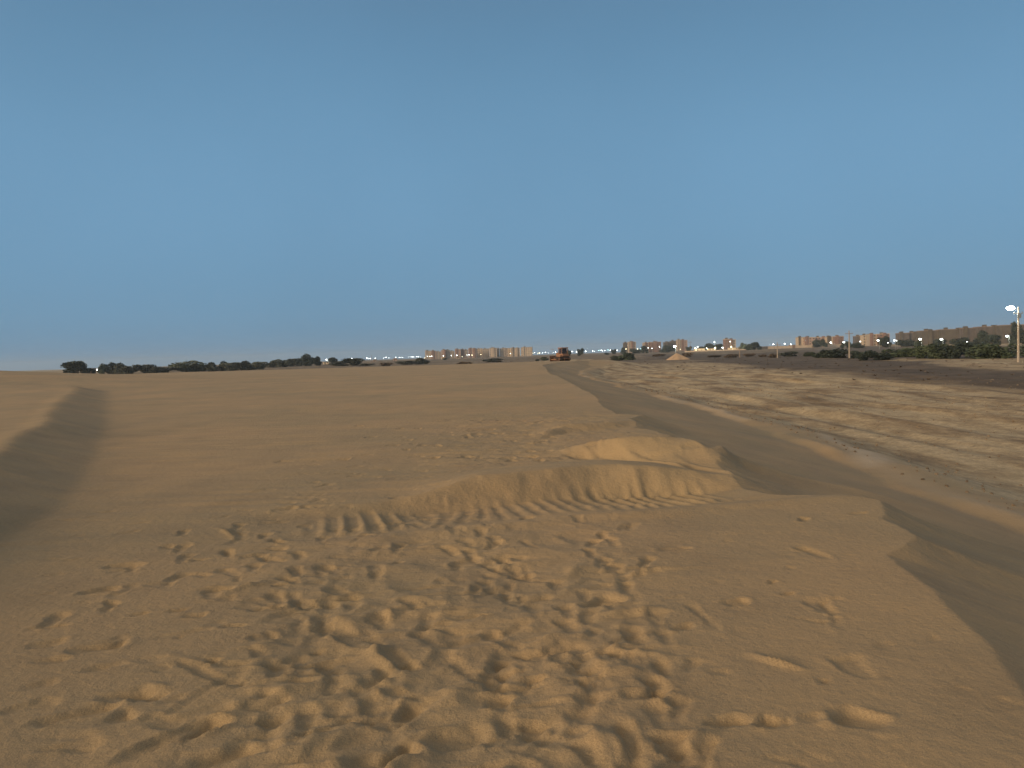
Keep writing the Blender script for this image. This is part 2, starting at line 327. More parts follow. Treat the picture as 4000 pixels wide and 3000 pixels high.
def ground_material():
    m = bpy.data.materials.new('sand_and_dirt'); m.use_nodes = True; t = m.node_tree; L = t.links
    b = t.nodes['Principled BSDF']; b.inputs['Roughness'].default_value = .95; b.inputs['Specular IOR Level'].default_value = .15
    b.inputs['Sheen Weight'].default_value = .03; b.inputs['Sheen Roughness'].default_value = .6
    g = t.nodes.new('ShaderNodeNewGeometry')
    at_ = t.nodes.new('ShaderNodeAttribute'); at_.attribute_name = 'soil'
    sep = t.nodes.new('ShaderNodeSeparateColor'); L.new(at_.outputs['Color'], sep.inputs[0])
    def noise(s, det=5, rough=.55, stretch=None):
        n = t.nodes.new('ShaderNodeTexNoise'); n.inputs['Scale'].default_value = s; n.inputs['Detail'].default_value = det; n.inputs['Roughness'].default_value = rough
        if stretch:
            mp = t.nodes.new('ShaderNodeMapping'); mp.inputs['Scale'].default_value = stretch; L.new(g.outputs['Position'], mp.inputs[0]); L.new(mp.outputs[0], n.inputs['Vector'])
        else: L.new(g.outputs['Position'], n.inputs['Vector'])
        return n.outputs['Fac']
    def ramp(fac, cols):
        r = t.nodes.new('ShaderNodeValToRGB'); e = r.color_ramp.elements
        e[0].position, e[0].color = cols[0][0], (*cols[0][1], 1); e[1].position, e[1].color = cols[-1][0], (*cols[-1][1], 1)
        for p, c in cols[1:-1]:
            k = e.new(p); k.color = (*c, 1)
        L.new(fac, r.inputs[0]); return r.outputs[0]
    def mix(f, a, c, mode='MIX'):
        x = t.nodes.new('ShaderNodeMix'); x.data_type = 'RGBA'; x.blend_type = mode
        if isinstance(f, float): x.inputs[0].default_value = f
        else: L.new(f, x.inputs[0])
        L.new(a, x.inputs[6]); L.new(c, x.inputs[7]); return x.outputs[2]
    sand = ramp(noise(1.1, 6, .6), [(.33, (.325, .238, .145)), (.5, (.362, .265, .160)), (.68, (.388, .278, .160))])
    sand2 = ramp(noise(.22, 4), [(.35, (.86, .90, .90)), (.65, (1.08, 1.03, .97))])
    sand = mix(1.0, sand, sand2, 'MULTIPLY')
    plain = ramp(noise(.5, 7, .65, (1.0, .30, 1)), [(.30, (.16, .11, .062)), (.42, (.27, .195, .115)), (.54, (.44, .34, .21)), (.72, (.52, .41, .265))])
    plain2 = ramp(noise(2.2, 5, .6), [(.35, (.80, .80, .80)), (.65, (1.12, 1.12, 1.12))])
    plain = mix(1.0, plain, plain2, 'MULTIPLY')
    plain3 = ramp(noise(9, 4, .7), [(.36, (.72, .72, .72)), (.6, (1.1, 1.1, 1.1))]); plain = mix(.8, plain, mix(1.0, plain, plain3, 'MULTIPLY'))
    dark = ramp(noise(.12, 8, .7), [(.34, (.048, .035, .025)), (.5, (.088, .064, .045)), (.68, (.15, .112, .08))])
    pale = ramp(noise(1.5, 4), [(.3, (.42, .33, .23)), (.7, (.50, .39, .27))])
    c = mix(sep.outputs[0], sand, plain); c = mix(sep.outputs[1], c, dark); c = mix(sep.outputs[2], c, pale)
    grain = ramp(noise(260, 2, .5), [(.3, (.74, .74, .75)), (.7, (1.24, 1.24, 1.22))])
    c = mix(1.0, c, grain, 'MULTIPLY')
    L.new(c, b.inputs['Base Color'])
    def bump(h, strength, dist, prev=None):
        bp = t.nodes.new('ShaderNodeBump'); bp.inputs['Strength'].default_value = strength; bp.inputs['Distance'].default_value = dist
        L.new(h, bp.inputs['Height'])
        if prev: L.new(prev, bp.inputs['Normal'])
        return bp.outputs[0]
    n0 = bump(noise(3.2, 8, .68), .6, .10)
    mxn = t.nodes.new('ShaderNodeMix'); mxn.data_type = 'VECTOR'; L.new(sep.outputs[0], mxn.inputs[0]); L.new(g.outputs['Normal'], mxn.inputs[4]); L.new(n0, mxn.inputs[5])
    n1 = bump(noise(14, 7, .68), .8, .02, mxn.outputs[1]); n2 = bump(noise(120, 3, .6), .4, .003, n1)
    L.new(n2, b.inputs['Normal'])
    return m

# ------------------------------------------------------------------ ground sheet
def axis(segs):
    out = [segs[0][0]]
    return out
def grow(a, step, ratio, end):
    o = []; v = a; s = step
    while v < end:
        s = max(step, ratio * abs(v)); v += s; o.append(v)
    return o
xp = list(np.arange(-4.6, 4.61, .021)); xr = grow(xp[-1], .03, .016, 5000); xl = grow(xp[-1], .03, .016, 5000)
xs = np.array([-v for v in xl[::-1]] + xp + xr)
ys = list(-np.array(grow(1.0, .05, .06, 400))[::-1]) + list(np.arange(-1.0, 2.4, .05))
v = 2.4
while v < 5200:
    ys.append(v); v += max(.016, .0036 * v if v < 40 else min(.0036 * v * (v / 40) ** .35, .02 * v))
ys = np.array(ys)
XX, YY = np.meshgrid(xs, ys)
ZZ, XE, XB, PLA, FAR = height(XX, YY, xs, ys)
ny, nx = XX.shape
me = bpy.data.meshes.new('ground'); nv = nx * ny; me.vertices.add(nv)
me.vertices.foreach_set('co', np.stack([XX, YY, ZZ], -1).reshape(-1).astype(np.float32))
idx = np.arange(nv).reshape(ny, nx)
q = np.stack([idx[:-1, :-1], idx[:-1, 1:], idx[1:, 1:], idx[1:, :-1]], -1).reshape(-1).astype(np.int32)
nf = len(q) // 4
me.loops.add(nf * 4); me.loops.foreach_set('vertex_index', q)
me.polygons.add(nf); me.polygons.foreach_set('loop_start', np.arange(0, nf * 4, 4, dtype=np.int32)); me.polygons.foreach_set('loop_total', np.full(nf, 4, np.int32))
me.polygons.foreach_set('use_smooth', np.ones(nf, bool))
me.update(calc_edges=True)
# soil zones: r = graded plain, g = dark scrubby dirt, b = pale dry sand
jx = XX + YY * .03 * vn(XX * .08, YY * .08, 91) * 1.6; jy = YY * (1 + .10 * vn(XX * .05, YY * .05, 92) + .05 * vn(XX * .3, YY * .3, 93))
zr = ss(.0, 1.3, XX - XB - .6) * 1.0
zr = np.maximum(zr, ss(FAR - 4, FAR + 3, YY))
def zp(pts, z=LOW): return [gp(a, b_, z) for a, b_ in pts]
DARK = zp([(5200, 1545), (4000, 1540), (3800, 1510), (3500, 1478), (3200, 1455), (2900, 1428), (2700, 1410), (2560, 1402), (2480, 1388), (2900, 1382), (3300, 1364), (3350, 1362), (4000, 1352), (5200, 1330)])
zg = poly_mask(jx, jy, DARK, 5.0)
BEIGE = zp([(3560, 1400), (3700, 1402), (4000, 1398), (4400, 1398), (4400, 1455), (4000, 1452), (3850, 1448), (3640, 1424)])
beige = poly_mask(jx, jy, BEIGE, 2.5)
zg = zg * (1 - .85 * beige)
zg = np.maximum(zg, ss(FAR + 20, FAR + 60, YY) * ss(-60, 40, YY - 2.0 * np.abs(XX)) * .62)
zg = np.clip(zg * (1.15 + .5 * vn(XX * .05, YY * .03, 95)), 0, 1)
PATCH = [gp(a, b_, -1.3) for a, b_ in [(3193, 1690), (3248, 1693), (3313, 1738), (3437, 1755), (3492, 1797), (3397, 1832), (3328, 1797), (3283, 1748), (3218, 1718)]]
zb = poly_mask(XX + .2 * vn(XX, YY, 96), YY + .4 * vn(XX, YY, 97), PATCH, .35)
zb = np.maximum(zb, .7 * np.exp(-((XX - XB + .1) / .38) ** 2) * ss(-.05, .25, vn(XX * .2, YY * .16, 98)) * (YY < 120))
ca = me.color_attributes.new('soil', 'FLOAT_COLOR', 'POINT')
ca.data.foreach_set('color', np.stack([zr, zg, zb, np.ones_like(zr)], -1).reshape(-1).astype(np.float32))
me.materials.append(ground_material())
ground = bpy.data.objects.new('ground', me); COL.objects.link(ground)
ground['kind'] = 'structure'

# ------------------------------------------------------------------ small mesh builder
class MB:
    def __init__(s): s.v = []; s.f = []
    def box(s, x0, x1, y0, y1, z0, z1, top=1.0):
        n = len(s.v); cx, cy = (x0 + x1) / 2, (y0 + y1) / 2
        for z, k in ((z0, 1), (z1, top)):
            for x, y in ((x0, y0), (x1, y0), (x1, y1), (x0, y1)): s.v.append((cx + (x - cx) * k, cy + (y - cy) * k, z))
        s.f += [(n, n + 3, n + 2, n + 1), (n + 4, n + 5, n + 6, n + 7)] + [(n + i, n + (i + 1) % 4, n + 4 + (i + 1) % 4, n + 4 + i) for i in range(4)]
        return s
    def prism(s, prof, y0, y1, axis='y'):
        """profile of (a, z) points drawn out along y (a = x) or along x (a = y)"""
        n = len(s.v); k = len(prof)
        for d in (y0, y1):
            for a, z in prof: s.v.append((a, d, z) if axis == 'y' else (d, a, z))
        s.f += [tuple(n + i for i in range(k)), tuple(n + k + i for i in reversed(range(k)))]
        s.f += [(n + i, n + k + i, n + k + (i + 1) % k, n + (i + 1) % k) for i in range(k)]
        return s
    def tube(s, p, q, r0_, r1_=None, n=8):
        r1_ = r0_ if r1_ is None else r1_
        p, q = Vector(p), Vector(q); d = (q - p).normalized(); a = d.orthogonal().normalized(); b = d.cross(a); m = len(s.v)
        for c, r in ((p, r0_), (q, r1_)):
            for i in range(n):
                t = 2 * math.pi * i / n; s.v.append(tuple(c + (a * math.cos(t) + b * math.sin(t)) * r))
        s.f += [(m + i, m + (i + 1) % n, m + n + (i + 1) % n, m + n + i) for i in range(n)]
        s.f += [tuple(m + i for i in reversed(range(n))), tuple(m + n + i for i in range(n))]
        return s
    def ball(s, c, r, nu=10, nv_=6, sz=1.0):
        m = len(s.v)
        for j in range(nv_ + 1):
            ph = math.pi * j / nv_
            for i in range(nu):
                t = 2 * math.pi * i / nu; s.v.append((c[0] + r * math.sin(ph) * math.cos(t), c[1] + r * math.sin(ph) * math.sin(t), c[2] + r * sz * math.cos(ph)))
        for j in range(nv_):
            for i in range(nu): s.f.append((m + j * nu + i, m + (j + 1) * nu + i, m + (j + 1) * nu + (i + 1) % nu, m + j * nu + (i + 1) % nu))
        return s
    def mesh(s, name, material):
        k = bpy.data.meshes.new(name); k.from_pydata(s.v, [], s.f); k.materials.append(material); k.validate()
        import bmesh
        bm = bmesh.new(); bm.from_mesh(k); bmesh.ops.recalc_face_normals(bm, faces=bm.faces); bm.to_mesh(k); bm.free()
        return k
    def build(s, name, material, parent=None): return link(name, s.mesh(name, material), parent)
def link(name, mesh, parent=None, loc=None):
    o = bpy.data.objects.new(name, mesh); COL.objects.link(o); o.parent = parent
    if loc is not None: o.location = loc
    return o
def thing(name, label, cat, loc, rz=0, group=None, kind=None):
    o = bpy.data.objects.new(name, None); COL.objects.link(o); o.location = loc; o.rotation_euler = (0, 0, rz)
    o.empty_display_size = .3
    return tag(o, label, cat, group, kind)
def tag(o, label, cat, group=None, kind=None):
    o['label'] = label; o['category'] = cat
    if group: o['group'] = group
    if kind: o['kind'] = kind
    return o
ORD = ['', 'first', 'second', 'third', 'fourth', 'fifth', 'sixth', 'seventh', 'eighth', 'ninth', 'tenth', 'eleventh', 'twelfth', 'thirteenth', 'fourteenth', 'fifteenth',
       'sixteenth', 'seventeenth', 'eighteenth', 'nineteenth', 'twentieth', 'twenty-first', 'twenty-second', 'twenty-third', 'twenty-fourth', 'twenty-fifth', 'twenty-sixth', 'twenty-seventh', 'twenty-eighth']

# ------------------------------------------------------------------ apartment blocks and huts
M = dict(
    tan=mat('tan_render', (.35, .29, .235), .9, var=.12, scale=.25), tan2=mat('beige_render', (.46, .38, .30), .9, var=.12, scale=.25),
    rust=mat('brick_red_render', (.21, .135, .115), .9, var=.15, scale=.4), rose=mat('rose_render', (.37, .265, .22), .9, var=.12, scale=.3),
    dim=mat('grey_brown_render', (.105, .092, .078), .9, var=.2, scale=.2), plum=mat('plum_render', (.11, .096, .092), .9, var=.15, scale=.3),
    cream=mat('cream_wall', (.62, .52, .38), .9, var=.08, scale=.5), glass=mat('dark_glass', (.09, .08, .075), .35, spec=.3),
    roof=mat('roof_felt', (.22, .17, .14), .9, var=.1, scale=.5),
    steel=mat('galvanised_steel', (.30, .30, .29), .55, .6, var=.1, scale=3), wood=mat('weathered_pole_wood', (.33, .25, .19), .85, var=.2, scale=6, bump=.3),
    concrete=mat('pole_concrete', (.34, .29, .24), .85, var=.12, scale=4), porcelain=mat('insulator_porcelain', (.35, .3, .28), .3),
)
pane_mesh = MB().box(-.75, .75, -.04, .05, -.7, .7).mesh('window', M['glass'])
def block(px0, px1, ytop, D, wall, label, towers=(), yaw=0, name='apartment_block', group='apartment blocks on the horizon', floors=None, depth=13, windows=True, cat='apartment block', towerm='rust'):
    a = at(px0, ytop, D); b = at(px1, ytop, D); cx = (a.x + b.x) / 2; W = (b.x - a.x); zg_ = gz(cx, D) - .3; H = (a.z + b.z) / 2 - zg_
    yaw = R(yaw) - math.atan2(cx, D) * .5
    t = thing(name, label, cat, (cx, D, zg_), yaw, group)
    hw = W / 2 * .98
    MB().box(-hw, hw, 0, depth, 0, H - .6).build('wall', M[wall], t)
    MB().box(-hw - .12, hw + .12, -.12, depth + .12, H - .6, H).build('parapet', M['roof'] if wall in ('dim', 'plum') else M['tan2' if wall != 'tan2' else 'tan'], t)
    tw = []
    for u, w in towers:
        c = lerp(-hw, hw, u); tw.append((c - w / 2 - .9, c + w / 2 + .9))
        MB().box(c - w / 2, c + w / 2, -1.1, 3, 0, H + .9).build('stair_tower', M[towerm], t)
    MB().box(-hw * .5, -hw * .5 + 2.6, depth * .4, depth * .4 + 2.6, H - .603, H + 1.5).build('water_tank', M['dim'], t)
    if windows:
        nfl = floors or max(2, round(H / 3.1)); fh = (H - .8) / nfl; ncol = max(2, min(8, int(2 * hw / 3.4))); n = 0
        for i in range(nfl):
            for j in range(ncol):
                x = lerp(-hw, hw, (j + .5) / ncol)
                if any(l < x < r for l, r in tw) or n >= 60: continue
                link('window', pane_mesh, t, (x, 0, .5 + fh * (i + .5))); n += 1
    return t
# the long row in the centre
row = [(1660, 1681, 1370, 1330, 'tan2', [(.2, 2.5)]), (1681, 1703, 1370, 1300, 'rose', [(.5, 3)]), (1703, 1723, 1373, 1420, 'tan', []), (1723, 1740, 1367, 1300, 'rose', [(.8, 3)]),
       (1740, 1758, 1367, 1310, 'tan2', [(.3, 2.0)]), (1758, 1775, 1371, 1400, 'tan', []), (1776, 1799, 1364, 1270, 'rose', [(.3, 3.5)]), (1799, 1814, 1365, 1280, 'rose', [(.6, 2.4)]),
       (1814, 1827, 1366, 1380, 'tan', []), (1828, 1860, 1361, 1260, 'rose', [(.22, 3), (.75, 3)]), (1860, 1884, 1362, 1300, 'tan2', [(.85, 3)]), (1885, 1911, 1362, 1290, 'tan2', []),
       (1911, 1940, 1359, 1270, 'tan2', [(.55, 4)]), (1951, 1994, 1360, 1280, 'tan2', [(.5, 2)]), (1994, 2031, 1359, 1270, 'tan2', [(.15, 3), (.7, 2.5)]), (2034, 2079, 1356, 1240, 'tan2', [(.25, 2)])]
names = {'tan': 'dull tan', 'tan2': 'pale beige', 'rose': 'rose and red striped'}
for i, (a, b, yt, D, w, tw) in enumerate(row):
    block(a, b, yt, D, w, f"{names[w]} apartment block, {ORD[i + 1]} from the left in the long central row", tw, yaw=(i % 3 - 1) * 4, towerm='rust' if w == 'rose' else 'tan')
block(1941, 1950, 1362, 1330, 'dim', 'narrow dark stand-in for the shadow in the gap of the long central row', group='apartment blocks on the horizon')  # no real block: dark grey box added as the shadow between its neighbours
B = [(2437, 2455, 1338, 1150, 'dim', 'dark side wing of the lone tan tower block right of the bulldozer', ()),
     (2455, 2484, 1335, 1130, 'tan', 'lone tan tower block on the horizon right of the bulldozer', [(.5, 3)]),
     (2513, 2545, 1338, 1180, 'tan', 'tan tower block left of the red one, between two dark trees', [(.3, 2.5), (.75, 2.5)]),
     (2545, 2582, 1335, 1150, 'rust', 'red brown tower block with lamps at its foot left of the floodlight', [(.5, 3)]),
     (2595, 2620, 1336, 1180, 'dim', 'dark grey tower block just left of the floodlight', [(.5, 3)]),
     (2620, 2645, 1331, 1200, 'dim', 'grey tower block right behind the bright floodlight', ()),
     (2646, 2661, 1327, 1110, 'tan', 'narrow tan tower block touching the right of the floodlight', ()),
     (2661, 2685, 1328, 1110, 'rose', 'tan and rust tower block right of the floodlight', [(.2, 3)]),
     (2833, 2850, 1324, 820, 'rust', 'dark red tower standing over the lit compound', ()),
     (2850, 2874, 1326, 820, 'tan', 'tan tower joined to the dark red one over the lit compound', [(.3, 2)]),
     (3118, 3147, 1317, 900, 'tan2', 'beige apartment block at the left end of the right-hand row', [(.15, 2)]),
     (3147, 3184, 1317, 890, 'rose', 'rose apartment block, second from the left in the right-hand row', [(.1, 3)]),
     (3184, 3228, 1316, 900, 'rose', 'rose apartment block behind two dark round trees', [(.75, 3)]),
     (3228, 3262, 1315, 890, 'tan2', 'beige apartment block with a lamp before it, fourth in the right-hand row', [(.3, 4)]),
     (3262, 3295, 1313, 880, 'rust', 'red brown apartment block at the right end of its row, beside a lamp', [(.3, 3)]),
     (3345, 3370, 1312, 830, 'plum', 'dark plum block right of the tall utility pole', ()),
     (3370, 3398, 1308, 820, 'tan2', 'pale block right of the dark plum one', [(.8, 3)]),
     (3398, 3436, 1305, 800, 'tan', 'tan block with a dark red stair tower behind a bright lamp', [(.15, 3)]),
     (3436, 3474, 1303, 790, 'rust', 'brick red block half hidden by a dark round tree', [(.5, 3)]),
     (3516, 3552, 1300, 700, 'plum', 'plum coloured block left of the long dim slab', [(.15, 2.5)]),
     (3552, 3600, 1298, 700, 'plum', 'dark purple grey block touching the long dim slab', [(.5, 2.5)]),
     (3603, 3680, 1290, 620, 'dim', 'left end of the long dim slab, directly behind two bright lamps', [(.4, 3)]),
     (3680, 3760, 1285, 610, 'dim', 'second section of the long dim slab on the right', [(.8, 3)]),
     (3760, 3830, 1280, 600, 'plum', 'third section of the long dim slab on the right', [(.2, 3)]),
     (3830, 3920, 1274, 590, 'plum', 'fourth and tallest section of the long dim slab, left of the lamp post', [(.6, 3)]),
     (3925, 4100, 1266, 560, 'dim', 'dark block behind the tall lamp post at the right edge', [(.3, 3)])]
for a, b, yt, D, w, lab, tw in B:
    block(a, b, yt, D, w, lab, tw, yaw=3, towerm='rust' if w in ('rose', 'tan', 'rust') else 'dim')
# low buildings, huts and walls
def hut(px0, px1, ytop, D, wall, label, name='hut', cat='hut', depth=5, door=True):
    a = at(px0, ytop, D); b = at(px1, ytop, D); cx = (a.x + b.x) / 2; hw = (b.x - a.x) / 2; zg_ = gz(cx, D) - .2; H = (a.z + b.z) / 2 - zg_
    t = thing(name, label, cat, (cx, D, zg_), -math.atan2(cx, D) * .4, 'low buildings on the horizon')
    MB().box(-hw, hw, 0, depth, 0, H - .2).build('wall', M[wall], t)
    MB().box(-hw - .2, hw + .2, -.2, depth + .2, H - .2, H).build('roof', M['roof'], t)
    if door: MB().box(-hw * .5, -hw * .5 + 1, -.05, .05, .2, 2.2).build('door', M['dim'], t)
    MB().box(hw * .3, hw * .3 + 1.1, -.05, .05, 1.2, 2.1).build('window', M['glass'], t)
    return t
hut(1262, 1283, 1413, 600, 'cream', 'lit cream hut under the three lamps on the left horizon')
hut(1292, 1306, 1416, 600, 'cream', 'smaller lit cream hut right of the first, by a dark tree')
hut(1456, 1470, 1404, 800, 'rose', 'tiny rose hut below a lamp left of the central row')
hut(1535, 1550, 1400, 850, 'rose', 'rose hut just before the shrubs left of the central row')
hut(340, 362, 1438, 420, 'rose', 'rose hut between the leftmost round tree and the next shrub')
hut(2713, 2753, 1361, 800, 'cream', 'left lit cream hall in the compound under two lamps')
hut(2765, 2793, 1361, 800, 'cream', 'middle lit cream hall in the compound')
hut(2846, 2890, 1358, 800, 'cream', 'wide lit cream hall below the red tower')
hut(2890, 2913, 1359, 815, 'cream', 'right lit cream hall beside the dark round tree')
hut(2972, 2998, 1353, 760, 'plum', 'plum hut right of the dark round tree')
hut(1724, 1736, 1395, 900, 'cream', 'small pale hut at the foot of the central row, left')
hut(1783, 1792, 1395, 900, 'cream', 'small pale hut at the foot of the central row, middle')
hut(1812, 1822, 1395, 900, 'rose', 'small rose hut at the foot of the central row, right')
hut(3085, 3105, 1347, 760, 'rust', 'low red hut right of three lamps before the right-hand row')
def wall_run(px0, px1, yt0, yt1, D0, D1, m, label):
    a = at(px0, yt0, D0); b = at(px1, yt1, D1); L = math.hypot(b.x - a.x, b.y - a.y); zg_ = min(gz(a.x, D0), gz(b.x, D1)) - .5
    t = thing('boundary_wall', label, 'wall', (a.x, a.y, zg_), math.atan2(b.y - a.y, b.x - a.x))
    MB().box(0, L, 0, .3, 0, a.z - zg_).build('wall_panel', M[m], t)
    for k in range(int(L / 12) + 1): MB().box(k * 12 - .25, k * 12 + .25, -.1, .4, 0, a.z - zg_ + .25).build('pier', M[m], t)
wall_run(2675, 2935, 1371, 1367, 760, 740, 'tan2', 'pale boundary wall in front of the lit compound')
wall_run(2996, 3290, 1353, 1345.5, 760, 760, 'tan2', 'long pale boundary wall below the right-hand row of blocks')

# ------------------------------------------------------------------ lamps
EM = {}
for k, (c, s) in dict(white=((.93, 1, .95), 10), warm=((1, .90, .55), 8), cyan=((.5, 1, .95), 8), flood=((.93, 1, .96), 30)).items():
    EM[k] = mat('lit_lamp_' + k, (.8, .8, .8), .4, emit=(c, s)); EM[k].cycles.emission_sampling = 'NONE'
lamp_meshes = {}
def street_lamp(px, py, D, size=1.0, col='white', label='', group='distant street lamps', light=0, name='street_lamp', arm=0.9, two=False):
    p = at(px, py, D); zg_ = gz(p.x, D) - .2; Hh = p.z - zg_
    t = thing(name, label, 'street lamp', (p.x + arm, D, zg_), 0, group)
    MB().tube((0, 0, 0), (0, 0, Hh + .35 * size), .13, .07).tube((0, 0, Hh + .3 * size), (-arm, 0, Hh + .38 * size), .05, .05, 6).build('pole', M['steel'], t)
    r = .34 * size
    h = MB().box(-arm - r * 1.1, -arm + r * 1.1, -r * .9, r * .9, Hh + .25 * size, Hh + .36 * size, .7).build('lamp_head', M['steel'], t)
    MB().ball((-arm, 0, Hh), r, 10, 6, .62).build('lens', EM[col], h)
    if light:
        ld = bpy.data.lights.new('lamp_light', 'POINT'); ld.energy = light; ld.color = (.9, 1, .88) if col != 'warm' else (1, .85, .5); ld.shadow_soft_size = .3
        lo = bpy.data.objects.new('lamp_light', ld); COL.objects.link(lo); lo.parent = t; lo.location = (-arm, -.8, Hh - .6)
    return t
def string(items, D, where, group):
    items = sorted(items); far_ = .86 if D > 850 else 1.0
    for i, it in enumerate(items):
        px, py, s, c = it[:4]; dd = it[4] if len(it) > 4 else D; lg = it[5] if len(it) > 5 else 0
        big = 'bright' if s >= 1.3 else ('faint' if s < .8 else 'small'); cn = {'white': 'white', 'warm': 'yellowish', 'cyan': 'bluish green'}[c]
        street_lamp(px, py, dd, s * far_, c, f"{big} {cn} lamp, {ORD[i + 1]} from left {where}", group, lg)
w = 'white'
string([(1250, 1405, 1, w), (1275, 1405, 1.5, w, 620, 500), (1293, 1404, 1, w), (1346, 1402, 1, w), (1368, 1402, .7, w), (1375, 1400, 1, w), (1398, 1402, .8, w), (1404, 1402, 1.3, w), (1432, 1398, 1.2, w),
        (1438, 1400, 1, w), (1446, 1400, 1.3, w), (1466, 1399, 1.3, w)], 900, 'between lit huts and rose hut', 'lamps on the left horizon')
string([(1499, 1398, 1, w), (1508, 1396, 1.5, w), (1519, 1398, .9, w), (1546, 1396, 1.3, w), (1560, 1396, 1.1, w), (1566, 1396, .8, w), (1573, 1395, 1.1, w), (1597, 1395, .9, w),
        (1606, 1394, 1, w), (1611, 1394, 1, w), (1616, 1394, 1, w), (1627, 1393, 1, w), (1634, 1393, 1.6, w), (1642, 1394, .7, w)], 1050, 'just left of central block row', 'lamps left of the central row')
string([(1659, 1398, .9, 'warm'), (1669, 1392, 1.1, w), (1679, 1392, 1.1, w), (1687, 1391, 1.1, w), (1732, 1390, 1.6, w), (1763, 1389, 1.3, w), (1784, 1388, 1.6, w), (1806, 1393, .8, 'warm'),
        (1824, 1387, 1.1, w), (1832, 1386, 1.4, w), (1844, 1387, 1.3, 'warm'), (1878, 1385, 1, 'warm'), (1994, 1381, 1.4, 'warm')], 950, 'before the central block row', 'lamps before the central row')
string([(2083, 1379, .9, 'warm'), (2089, 1378, 1, w), (2101, 1379, .9, 'warm'), (2108, 1379, 1.4, 'warm'), (2119, 1379, 1, w), (2131, 1376, 1.3, w), (2141, 1379, .8, w), (2161, 1378, .8, w), (2170, 1376, 1.6, w)],
       1000, 'between central row and bulldozer', 'lamps left of the bulldozer')
string([(2216, 1375, 1.5, w), (2235, 1373, 1.4, w), (2252, 1375, 1.2, w), (2264, 1373, 1.3, w), (2288, 1372, 1.6, w), (2314, 1371, 1.4, w), (2321, 1372, 1, w), (2339, 1369, 1.1, 'cyan'), (2349, 1368, 1.4, w),
        (2354, 1371, 1, w), (2363, 1369, 1.2, w), (2375, 1367, 1, 'cyan'), (2384, 1368, 1.7, w), (2404, 1367, 1, w), (2411, 1368, 1.4, w), (2428, 1365, 1.2, w), (2445, 1363, 1.5, 'warm')],
       950, 'between bulldozer and lone tan tower', 'lamps right of the bulldozer')
string([(2491, 1363, 1.2, 'warm', 900), (2502, 1362, .8, 'cyan', 900), (2532, 1359, 1.2, w, 900), (2546, 1361, 1.5, w, 900), (2576, 1355, 1.4, w, 900), (2658, 1364, .9, 'warm', 900)], 900,
       'before tower blocks around floodlight', 'lamps before the tower blocks')
string([(2716, 1360, 1.2, 'warm', 770, 3000), (2725, 1355, 1.3, w, 790), (2760, 1360, .8, 'warm', 770, 2000), (2791, 1336, 1.5, w, 790), (2793, 1359, 1.3, 'warm', 770, 3000), (2822, 1358, 1.5, w, 770, 2000),
        (2852, 1334, 1.2, w, 800), (2856, 1355, 1.3, 'warm', 770, 3000), (2912, 1354, 1.3, 'warm', 770, 3000), (2940, 1346, .8, w, 700)], 780, 'in the lit compound', 'lamps of the lit compound')
string([(3021, 1345, 1.4, w, 640), (3065, 1343, 1.4, w, 640), (3089, 1345, 1.0, w, 640), (3245, 1338, 1.6, w, 600, 300), (3296, 1337, 1.8, w, 580, 300), (3360, 1334, 1.0, w, 560)], 600,
       'above the pale boundary wall', 'lamps along the boundary wall')
string([(3430, 1330, 1.6, w, 480), (3468, 1339, .6, w, 480), (3493, 1330, 1.2, w, 470), (3501, 1330, .9, w, 470), (3594, 1325, 1.7, w, 400, 200), (3677, 1325, 1.7, w, 380, 200), (3777, 1335, .6, w, 380), (3933, 1313, 1.3, w, 300, 200)],
       450, 'along the dim right-hand slabs', 'lamps before the dim slabs')
street_lamp(379, 1444, 400, .9, w, 'lone lit lamp low among the trees at far left', 'lamps on the left horizon')
street_lamp(2635, 1353, 520, 2.5, 'flood', 'very bright floodlight on a mast behind the sand pile', None, 1500, 'floodlight_mast', arm=.6)
# the near lamp post at the right edge
def lamp_post():
    b = gp(3978, 1418, gz(84, 106)); D = b[1]; zg_ = gz(b[0], D); p = at(3946, 1200, D); Hh = p.z - zg_
    t = thing('lamp_post', 'tall concrete lamp post with a dazzling white lamp at the right edge', 'lamp post', (b[0], D, zg_ - .1))
    MB().tube((0, 0, 0), (0, 0, Hh + .1), .19, .11, 12).build('pole', M['concrete'], t)
    dx = p.x - b[0]
    br = MB().tube((0, 0, Hh - .5), (dx * .55, 0, Hh + .05), .05, .05).tube((dx * .55, 0, Hh + .05), (dx * .8, 0, Hh + .1), .05, .05).build('bracket', M['steel'], t)
    h = MB().box(dx - .5, dx + .5, -.26, .26, Hh + .08, Hh + .24, .75).build('lamp_head', M['steel'], t)
    MB().ball((dx, -.05, Hh - .04), .55, 14, 8, .55).build('lens', EM['flood'], h)
    MB().box(-.28, .28, -.28, -.11, Hh - 1.6, Hh - 1.0).build('switch_box', M['steel'], t)
    MB().box(-.7, .7, -.06, .06, Hh - .95, Hh - .83).tube((-.6, 0, Hh - .83), (-.6, 0, Hh - .6), .05).tube((.6, 0, Hh - .83), (.6, 0, Hh - .6), .05).build('crossarm', M['steel'], t)
    ld = bpy.data.lights.new('lamp_light', 'POINT'); ld.energy = 40; ld.color = (.82, 1, .86); ld.shadow_soft_size = .3
    lo = bpy.data.objects.new('lamp_light', ld); COL.objects.link(lo); lo.parent = t; lo.location = (dx - .2, -.6, Hh - .9)
lamp_post()

